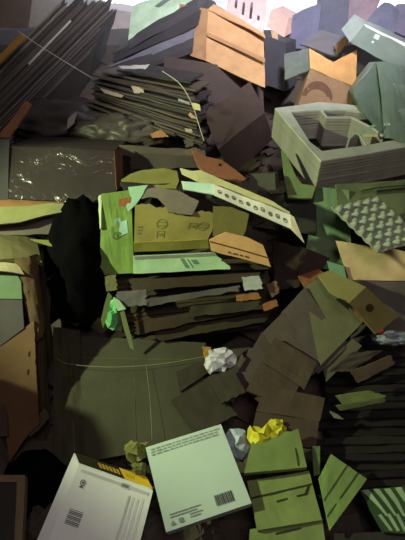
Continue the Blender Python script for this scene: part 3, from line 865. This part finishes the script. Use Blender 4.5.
# under the frames
poly('board_strut', 'green bent board under the corner of the frame stack', 'board', [(281, 150), (286, 154), (296, 176), (302, 184), (316, 186), (312, 198), (288, 198), (284, 176)], [A(281, 150, 2.12), A(316, 186, 2.0), A(290, 198, 1.99)], col='7a8c58', t=.01)
pbox('carton', 'dark green-black carton below the frame stack', 'carton', A(282, 228, 1.98), A(316, 236, 1.94), A(284, 192, 2.08), A(290, 222, 2.25), '3a3c34')
t = thing('tray_carton', 'carton with a green-lit side that carries the egg tray', 'carton', A(350, 282, 1.92))
sheet('side_panel', 'green-lit long side', None, [A(316, 187, 2.04), A(349, 190, 1.96), A(352, 270, 1.94), A(303, 268, 1.98)], '8cac7c', parent=t, t=.01, warp=.004)  # lamp's green is part of this base colour
sheet('top_flap', 'olive-grey open flap', None, [A(336, 184, 1.98), A(425, 180, 2.05), A(425, 222, 1.97), A(338, 216, 1.93)], '76805c', parent=t, t=.01, warp=.004)
sheet('front_panel', 'tan lower front', None, [A(336, 240, 1.87), A(425, 254, 1.86), A(425, 281, 1.88), A(349, 280, 1.88)], 'ecd09a', parent=t, t=.01, rag=(.01, 0, 0, 0))
sheet('lower_side', 'grey-brown shaded base', None, [A(352, 281, 1.88), A(425, 282, 1.88), A(425, 338, 1.93), A(374, 338, 1.93)], '6e6860', parent=t, t=.04)
sheet('loose_board', 'pale olive board edge lying on the open flap below the frames', 'board', [A(364, 186, 1.95), A(420, 178, 1.98), A(420, 184, 1.97), A(362, 190, 1.94)], '94a070', t=.01, bend=(.01, 0))
poly('paper_flap', 'green paper flap between the tray carton and the holed box', 'paper', [(327, 261), (344, 266), (347, 280), (331, 276)], [A(327, 261, 1.86), A(344, 266, 1.86), A(331, 277, 1.86)], col='84b088', t=.004)
# egg tray
ea, eb, ed = A(329, 211, 1.84), A(375, 200, 1.90), A(375, 256, 1.74)
eu, ev = eb - ea, ed - ea
en = toward(eu.cross(ev).normalized(), ea)
bm = bmesh.new()
CU, CV, R = 5, 6, 8
rows = []
for j in range(CV * R + 1):
    r = []
    for i in range(CU * R + 1):
        u, v = i / R, j / R
        z = math.cos(math.tau * u) * math.cos(math.tau * v) * .5 - .5 * math.cos(math.tau * u) * .3 - .15 * math.cos(math.tau * v)
        z = (abs(z) ** .65) * (1 if z > 0 else -1)
        edge = min(u, v, CU - u, CV - v)
        z *= min(1, edge / .25 + .3)
        r.append(bm.verts.new(ea + eu * (u / CU) + ev * (v / CV) + en * (.026 + .021 * z)))
    rows.append(r)
for a, b in zip(rows, rows[1:]):
    for i in range(len(a) - 1):
        bm.faces.new((a[i], a[i + 1], b[i + 1], b[i]))
ex = bmesh.ops.extrude_face_region(bm, geom=bm.faces[:])
bmesh.ops.translate(bm, verts=[g for g in ex['geom'] if isinstance(g, bmesh.types.BMVert)], vec=-en * .004)
tag(link('egg_tray', bm, 'a4ae96', None, True), 'grey-green moulded egg tray lying on the carton', 'egg tray')
# folded box with a round hole
t = thing('folded_box', 'olive folded box with a round finger hole', 'box', A(360, 333, 1.74))
poly('lid_panel', None, None, [(318, 275), (330, 270), (366, 287), (349, 303), (330, 292)], [A(318, 275, 1.79), A(366, 287, 1.75), A(349, 303, 1.70)], parent=t, col='948e54', t=.008)
o, n, a = poly('front_panel', None, None, [(366, 287), (398, 317), (376, 334), (349, 303)], [A(366, 287, 1.75), A(398, 317, 1.78), A(349, 303, 1.70)], parent=t, col='867c46', t=.008)
bm = bmesh.new()
bm.faces.new([bm.verts.new(plane_hit(369.5 + 4.2 * math.cos(k * .449), 308 + 4.2 * math.sin(k * .449), a, n) + n * .0015) for k in range(14)])
link('finger_hole', bm, '3a3018', o)
poly('tan_corner', 'tan worn corner', None, [(352, 308), (358, 310), (365, 320), (362, 322)], [A(352, 308, 1.695), A(358, 310, 1.705), A(362, 322, 1.715)], parent=t, col='b08850', t=.004)
poly('slot', 'dark slot', None, [(336, 299), (340, 298), (350, 306), (349, 310)], [A(336, 299, 1.70), A(350, 306, 1.69), A(349, 310, 1.685)], parent=t, col='1e1a14', t=.004)
sheet('cardboard_scrap', 'rust-brown torn flap above the fan of boards', 'scrap', [A(298, 276, 1.86), A(318, 269, 1.88), A(326, 273, 1.86), A(304, 287, 1.84)], '8a5a3a', t=.008, rag=(.003, .003, .003, .003))
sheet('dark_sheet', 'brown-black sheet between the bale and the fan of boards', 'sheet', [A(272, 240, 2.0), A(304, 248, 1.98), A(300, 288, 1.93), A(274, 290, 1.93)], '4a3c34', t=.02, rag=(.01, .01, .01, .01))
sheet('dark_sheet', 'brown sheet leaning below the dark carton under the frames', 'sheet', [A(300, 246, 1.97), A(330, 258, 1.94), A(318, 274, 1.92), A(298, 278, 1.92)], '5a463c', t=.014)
crumple('plastic_bag', 'pale bluish plastic bag beside the holed box', 'bag', 394, 338, -.10, .09, .028, .04, 'gloss:8c949c', .45, 3.2, 4, smooth=True)
crumple('cloth_scrap', 'small red scrap beside the holed box and the pale bag', 'scrap', 380, 332, -.16, .022, .016, .02, '8a3830', .4, 3.0, 3)

# ------------------------------------------------------------------ dark stack at lower right
GD = 'dark sheets of the low stack by the stepped boards'
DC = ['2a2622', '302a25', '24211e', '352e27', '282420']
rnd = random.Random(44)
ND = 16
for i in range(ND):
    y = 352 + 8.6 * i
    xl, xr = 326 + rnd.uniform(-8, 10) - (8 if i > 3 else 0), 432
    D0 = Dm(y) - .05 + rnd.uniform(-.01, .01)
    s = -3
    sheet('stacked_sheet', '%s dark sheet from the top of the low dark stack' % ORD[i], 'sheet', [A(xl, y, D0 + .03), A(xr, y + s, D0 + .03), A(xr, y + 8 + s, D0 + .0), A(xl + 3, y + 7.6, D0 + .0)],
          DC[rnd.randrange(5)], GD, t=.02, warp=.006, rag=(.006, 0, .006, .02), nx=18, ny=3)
for lab, q, col, D in [('olive-green sheet with a bright face sticking out of the low dark stack', [(335, 396), (370, 391), (389, 396), (344, 407)], '76804a', 1.56),
                       ('thin olive sheet just below the bright olive-green one', [(336, 406), (385, 398), (386, 402), (340, 411)], '5e6440', 1.55),
                       ('light torn corner at the end of the low dark stack', [(329, 411), (337, 414), (345, 420), (334, 418)], '8c8c70', 1.535),
                       ('brown torn piece on top of the low dark stack', [(350, 372), (392, 355), (396, 364), (358, 384)], '5a4a3c', 1.60),
                       ('dull brown sheet at the top of the low dark stack', [(328, 372), (352, 352), (384, 350), (350, 372)], '4e453a', 1.64)]:
    sheet('loose_sheet', lab, 'sheet', [A(*p, D) for p in q], col, None, t=.01, warp=.005, rag=(.003, .01, .004, .006))

# ------------------------------------------------------------------ bottom
t = thing('white_box', 'flat white box with a black and yellow printed edge', 'box', A(90, 560, 1.2))
O_, X_, Y_ = A(79, 465, 1.425), A(153, 491, 1.40), A(32, 580, 1.17)
nb = toward((X_ - O_).cross(Y_ - O_).normalized(), O_)
Z_ = A(74, 453, 1.465)
link('body', pbox_bm(O_, X_, Y_, Z_, warp=.0012, seed=2), 'paper:f2f2f0', t)
SB = lambda u, v, h=0.0: O_ + (X_ - O_) * u + (Y_ - O_) * v + nb * (h + .0012)
bars = [('r', .05, .03, .95, .06), ('r', .72, .12, .74, .9), ('r', .78, .12, .79, .9), ('r', .84, .12, .85, .9), ('r', .9, .1, .91, .9), ('r', .6, .02, .7, .07)]
decal('printed_lines', t, SB, bars, 'ccccca')
bars = [('r', .10, .40 + .014 * k, .27, .40 + .014 * k + (.009 if k % 3 else .005)) for k in range(10)]
decal('barcode', t, SB, bars, '5c5c5c')
decal('warning_symbol', t, SB, [('o', .13, .15, .035, .03, .3), ('r', .115, .14, .145, .16), ('p', [(.10, .2), (.16, .2), (.13, .17)])], '707070')
EB = lambda u, v, h=0.0: O_ + (X_ - O_) * u + (Z_ - O_) * v + (O_ - Y_).normalized() * (h + .0035)
decal('edge_band', t, EB, [('p', [(0, .04), (.62, .04), (.62, .96), (0, .96)])], '2e2818')
decal('edge_band', t, EB, [('p', [(.62, .04), (1, .04), (1, .96), (.62, .96)])], 'f0c428', label='yellow end of the edge')
decal('lettering', t, lambda u, v, h=0.0: EB(u, v, h + .001), [('r', .30 + .05 * k, .28, .30 + .05 * k + .035, .7) for k in range(6)] + [('r', .68 + .04 * k, .3, .68 + .04 * k + .02, .6) for k in range(3)], 'c8a030')
t = thing('white_box', 'square white box with a barcode, tilted in the middle', 'box', A(195, 530, 1.3))
O_, X_, Y_ = A(145.5, 447.5, 1.43), A(221, 424, 1.46), A(166, 532, 1.25)
nb2 = toward((X_ - O_).cross(Y_ - O_).normalized(), O_)
link('body', pbox_bm(O_, X_, Y_, O_ - nb2 * .05 + UPV * .004, warp=.001, seed=6), 'paper:b8c8bc', t)
# keep the far corner true to the photograph's slight taper
SQ = lambda u, v, h=0.0: O_ + (X_ - O_) * u + (Y_ - O_) * v + nb2 * (h + .001)
rr = random.Random(9)
tx = []
for k in range(3):
    u = .05
    while u < .93:
        w = rr.uniform(.03, .09)
        tx.append(('r', u, .045 + .035 * k, min(u + w, .95), .045 + .035 * k + .014))
        u += w + .015
    if k == 2:
        break
decal('text', t, SQ, tx, '8a968c')
u = .62
bars = []
while u < .82:
    w = rr.uniform(.006, .018)
    bars.append(('r', u, .80, u + w, .92))
    u += w + .009
decal('barcode', t, SQ, bars, '50564e')
decal('print', t, SQ, [('p', [(.07, .96), (.13, .96), (.10, .91)]), ('r', .17, .91, .22, .96), ('r', .3, .90, .45, .91), ('r', .3, .93, .42, .94), ('r', .08, .84, .45, .85), ('r', .08, .87, .4, .88)], '7c887e')
crumple('crumpled_paper', 'olive crumpled paper between the two white boxes', 'paper', 136, 451, -.06, .048, .044, .035, '7a7a40', rough=.55)
crumple('crumpled_paper', 'smaller olive crumpled paper tucked beside the square white box', 'paper', 139, 468, -.05, .03, .02, .03, '70743c', rough=.55)
crumple('crumpled_paper', 'bluish white crumpled bag beside the square white box', 'paper bag', 239, 445, -.09, .052, .062, .04, 'paper:b0bcc8', .5, 3.0, 4)
crumple('foil_wrapper', 'bright yellow crumpled wrapper on the green-lit boards', 'wrapper', 261, 441, -.11, .062, .066, .035, 'paper:d4cc30', rough=.6, npt=60)
crumple('foil_wrapper', 'smaller yellow crumpled wrapper next to the bright large one', 'wrapper', 277, 430, -.10, .046, .048, .03, 'paper:c8c230', rough=.65, npt=60)
GG = 'green-lit boards at the bottom below the yellow wrapper'  # the lamp's green is painted into these boards
o, S = sheet('green_lit_board', 'green-lit board under the yellow wrapper, topmost of the green-lit boards', 'board', [A(252, 441, 1.43), A(298, 428, 1.45), A(307, 467, 1.36), A(244, 473, 1.345)], '76864c', GG, t=.02, warp=.002, rag=(.012, 0, 0, 0))
decal('slot', o, S, [('r', .86, .5, .88, .95)], '2c3018')
o, S = sheet('green_lit_board', 'green-lit board with a long slit, second of the green-lit boards', 'board', [A(247, 481, 1.365), A(309, 471, 1.38), A(322, 520, 1.27), A(258, 530, 1.25)], '7c8a50', GG, t=.02, warp=.002)
decal('slot', o, S, [('p', [(0, .36), (1, .27), (1, .30), (0, .40)]), ('p', [(.38, .50), (.84, .44), (.92, .3), (.96, .3), (.88, .48), (.38, .54)])], '2c3018')
o, S = sheet('green_lit_board', 'green-lit board at the very bottom below the slit board', 'board', [A(250, 529, 1.27), A(322, 518, 1.285), A(330, 575, 1.17), A(246, 580, 1.16)], '788650', GG, t=.02, warp=.002)
decal('slot', o, S, [('p', [(.35, .16), (.7, .12), (.7, .15), (.35, .2)])], '2c3018')
sheet('green_lit_board', 'narrow green-lit board end between the green-lit boards and the creased one', 'board', [A(312, 446, 1.43), A(320, 446, 1.43), A(320, 474, 1.38), A(314, 476, 1.375)], '5c7048', GG, t=.01)
o, S = sheet('creased_board', 'green-lit board with two creases standing beside the slit board', 'board', [A(331, 454, 1.40), A(367, 479, 1.36), A(330, 530, 1.24), A(319, 478, 1.35)], '7c9452', t=.008, warp=.003)  # lit green put into the board colour
decal('crease', o, S, [('r', .44, 0, .47, 1), ('r', .74, 0, .78, 1)], '3c4824')
# printed leaf boards in the corner
o, S = sheet('printed_board', 'dark green board printed with pale leaf shapes', 'board', [A(360, 490, 1.36), A(425, 484, 1.36), A(425, 535, 1.24), A(384, 532, 1.25)], '34442c', t=.012, warp=.003)
lf = []
for k in range(6):
    u0 = .02 + .17 * k
    lf.append(('p', [(u0, .02), (u0 + .10, .02), (u0 + .18, .3), (u0 + .24, .62), (u0 + .2, .66), (u0 + .12, .4)]))
    lf.append(('p', [(u0 + .05, .62), (u0 + .12, .6), (u0 + .22, .95), (u0 + .14, .97)]))
decal('leaf_print', o, S, lf, '8aa47c')
sheet('loose_sheet', 'dark sheet under the leaf-printed board', 'sheet', [A(330, 534, 1.27), A(425, 530, 1.27), A(425, 580, 1.17), A(330, 580, 1.17)], '2e2a24', t=.014)

# ------------------------------------------------------------------ camera and light
cd = bpy.data.cameras.new('camera')
cam = bpy.data.objects.new('camera', cd)
COL.objects.link(cam)
cam.location = CAM
cam.rotation_euler = (math.pi / 2 - PITCH, 0, 0)
cd.sensor_fit = 'VERTICAL'
cd.angle = 2 * math.atan(270 / F)
cd.clip_start = .05
SC.camera = cam


def lamp(name, typ, loc, energy, col, target=None, **k):
    d = bpy.data.lights.new(name, typ)
    d.energy = energy
    d.color = col
    for a, v in k.items():
        setattr(d, a, v)
    o = bpy.data.objects.new(name, d)
    COL.objects.link(o)
    o.location = loc
    if target is not None:
        o.rotation_euler = (Vector(target) - Vector(loc)).to_track_quat('-Z', 'Y').to_euler()
    return o


lamp('work_lamp', 'SPOT', (-2.0, .9, 1.93), 255, (.84, 1.0, .56), (.8, 1.85, .98), shadow_soft_size=.04, spot_size=math.radians(66), spot_blend=.5)
lamp('fill_light', 'AREA', (.4, -.9, 3.6), 23, (1.0, .84, .84), (0.1, 1.6, .5), size=1.2)  # unseen fill light added to lift the shaded areas
lamp('far_fill_light', 'AREA', (1.0, 1.2, 4.05), 40, (.94, .9, 1.0), (.3, 4.3, 1.9), size=.8, spread=math.radians(62))  # second added fill, brightens the far top of the heap
lamp('window_daylight', 'AREA', (.5, 7.9, 3.0), 500, (.80, .86, 1.0), (0, 2.5, 1.2), shape='RECTANGLE', size=5.0, size_y=1.6)
# volume added to imitate lens bloom in front of the bright openings
bm = bmesh.new()
bmesh.ops.create_cube(bm, size=1)
for v in bm.verts:
    v.co = Vector((v.co.x * 7.9, 3.3 + (v.co.y + .5) * 4.6, .5 + (v.co.z + .5) * 3.6))
hm = bpy.data.materials.new('bloom_volume')
hm.use_nodes = True
hm.node_tree.nodes.clear()
ho = hm.node_tree.nodes.new('ShaderNodeOutputMaterial')
hv = hm.node_tree.nodes.new('ShaderNodeVolumeScatter')
hv.inputs['Color'].default_value = (.86, .88, 1, 1)
hv.inputs['Density'].default_value = .13
hv.inputs['Anisotropy'].default_value = .3
hm.node_tree.links.new(hv.outputs[0], ho.inputs['Volume'])
tag(link('haze', bm, hm), 'thin bluish haze added for lens bloom before the bright windows', 'haze', kind='stuff')
w = bpy.data.worlds.new('world')
SC.world = w
w.use_nodes = True
bg = w.node_tree.nodes['Background']
bg.inputs['Color'].default_value = (.82, .88, 1, 1)
bg.inputs['Strength'].default_value = 3.0
SC.view_settings.view_transform = 'Standard'
SC.view_settings.look = 'None'
SC.view_settings.exposure = 0
SC.view_settings.gamma = 1
SC.cycles.max_bounces = 5
SC.cycles.use_denoising = True
for o in SC.objects:
    if '_o' in o:
        del o['_o']
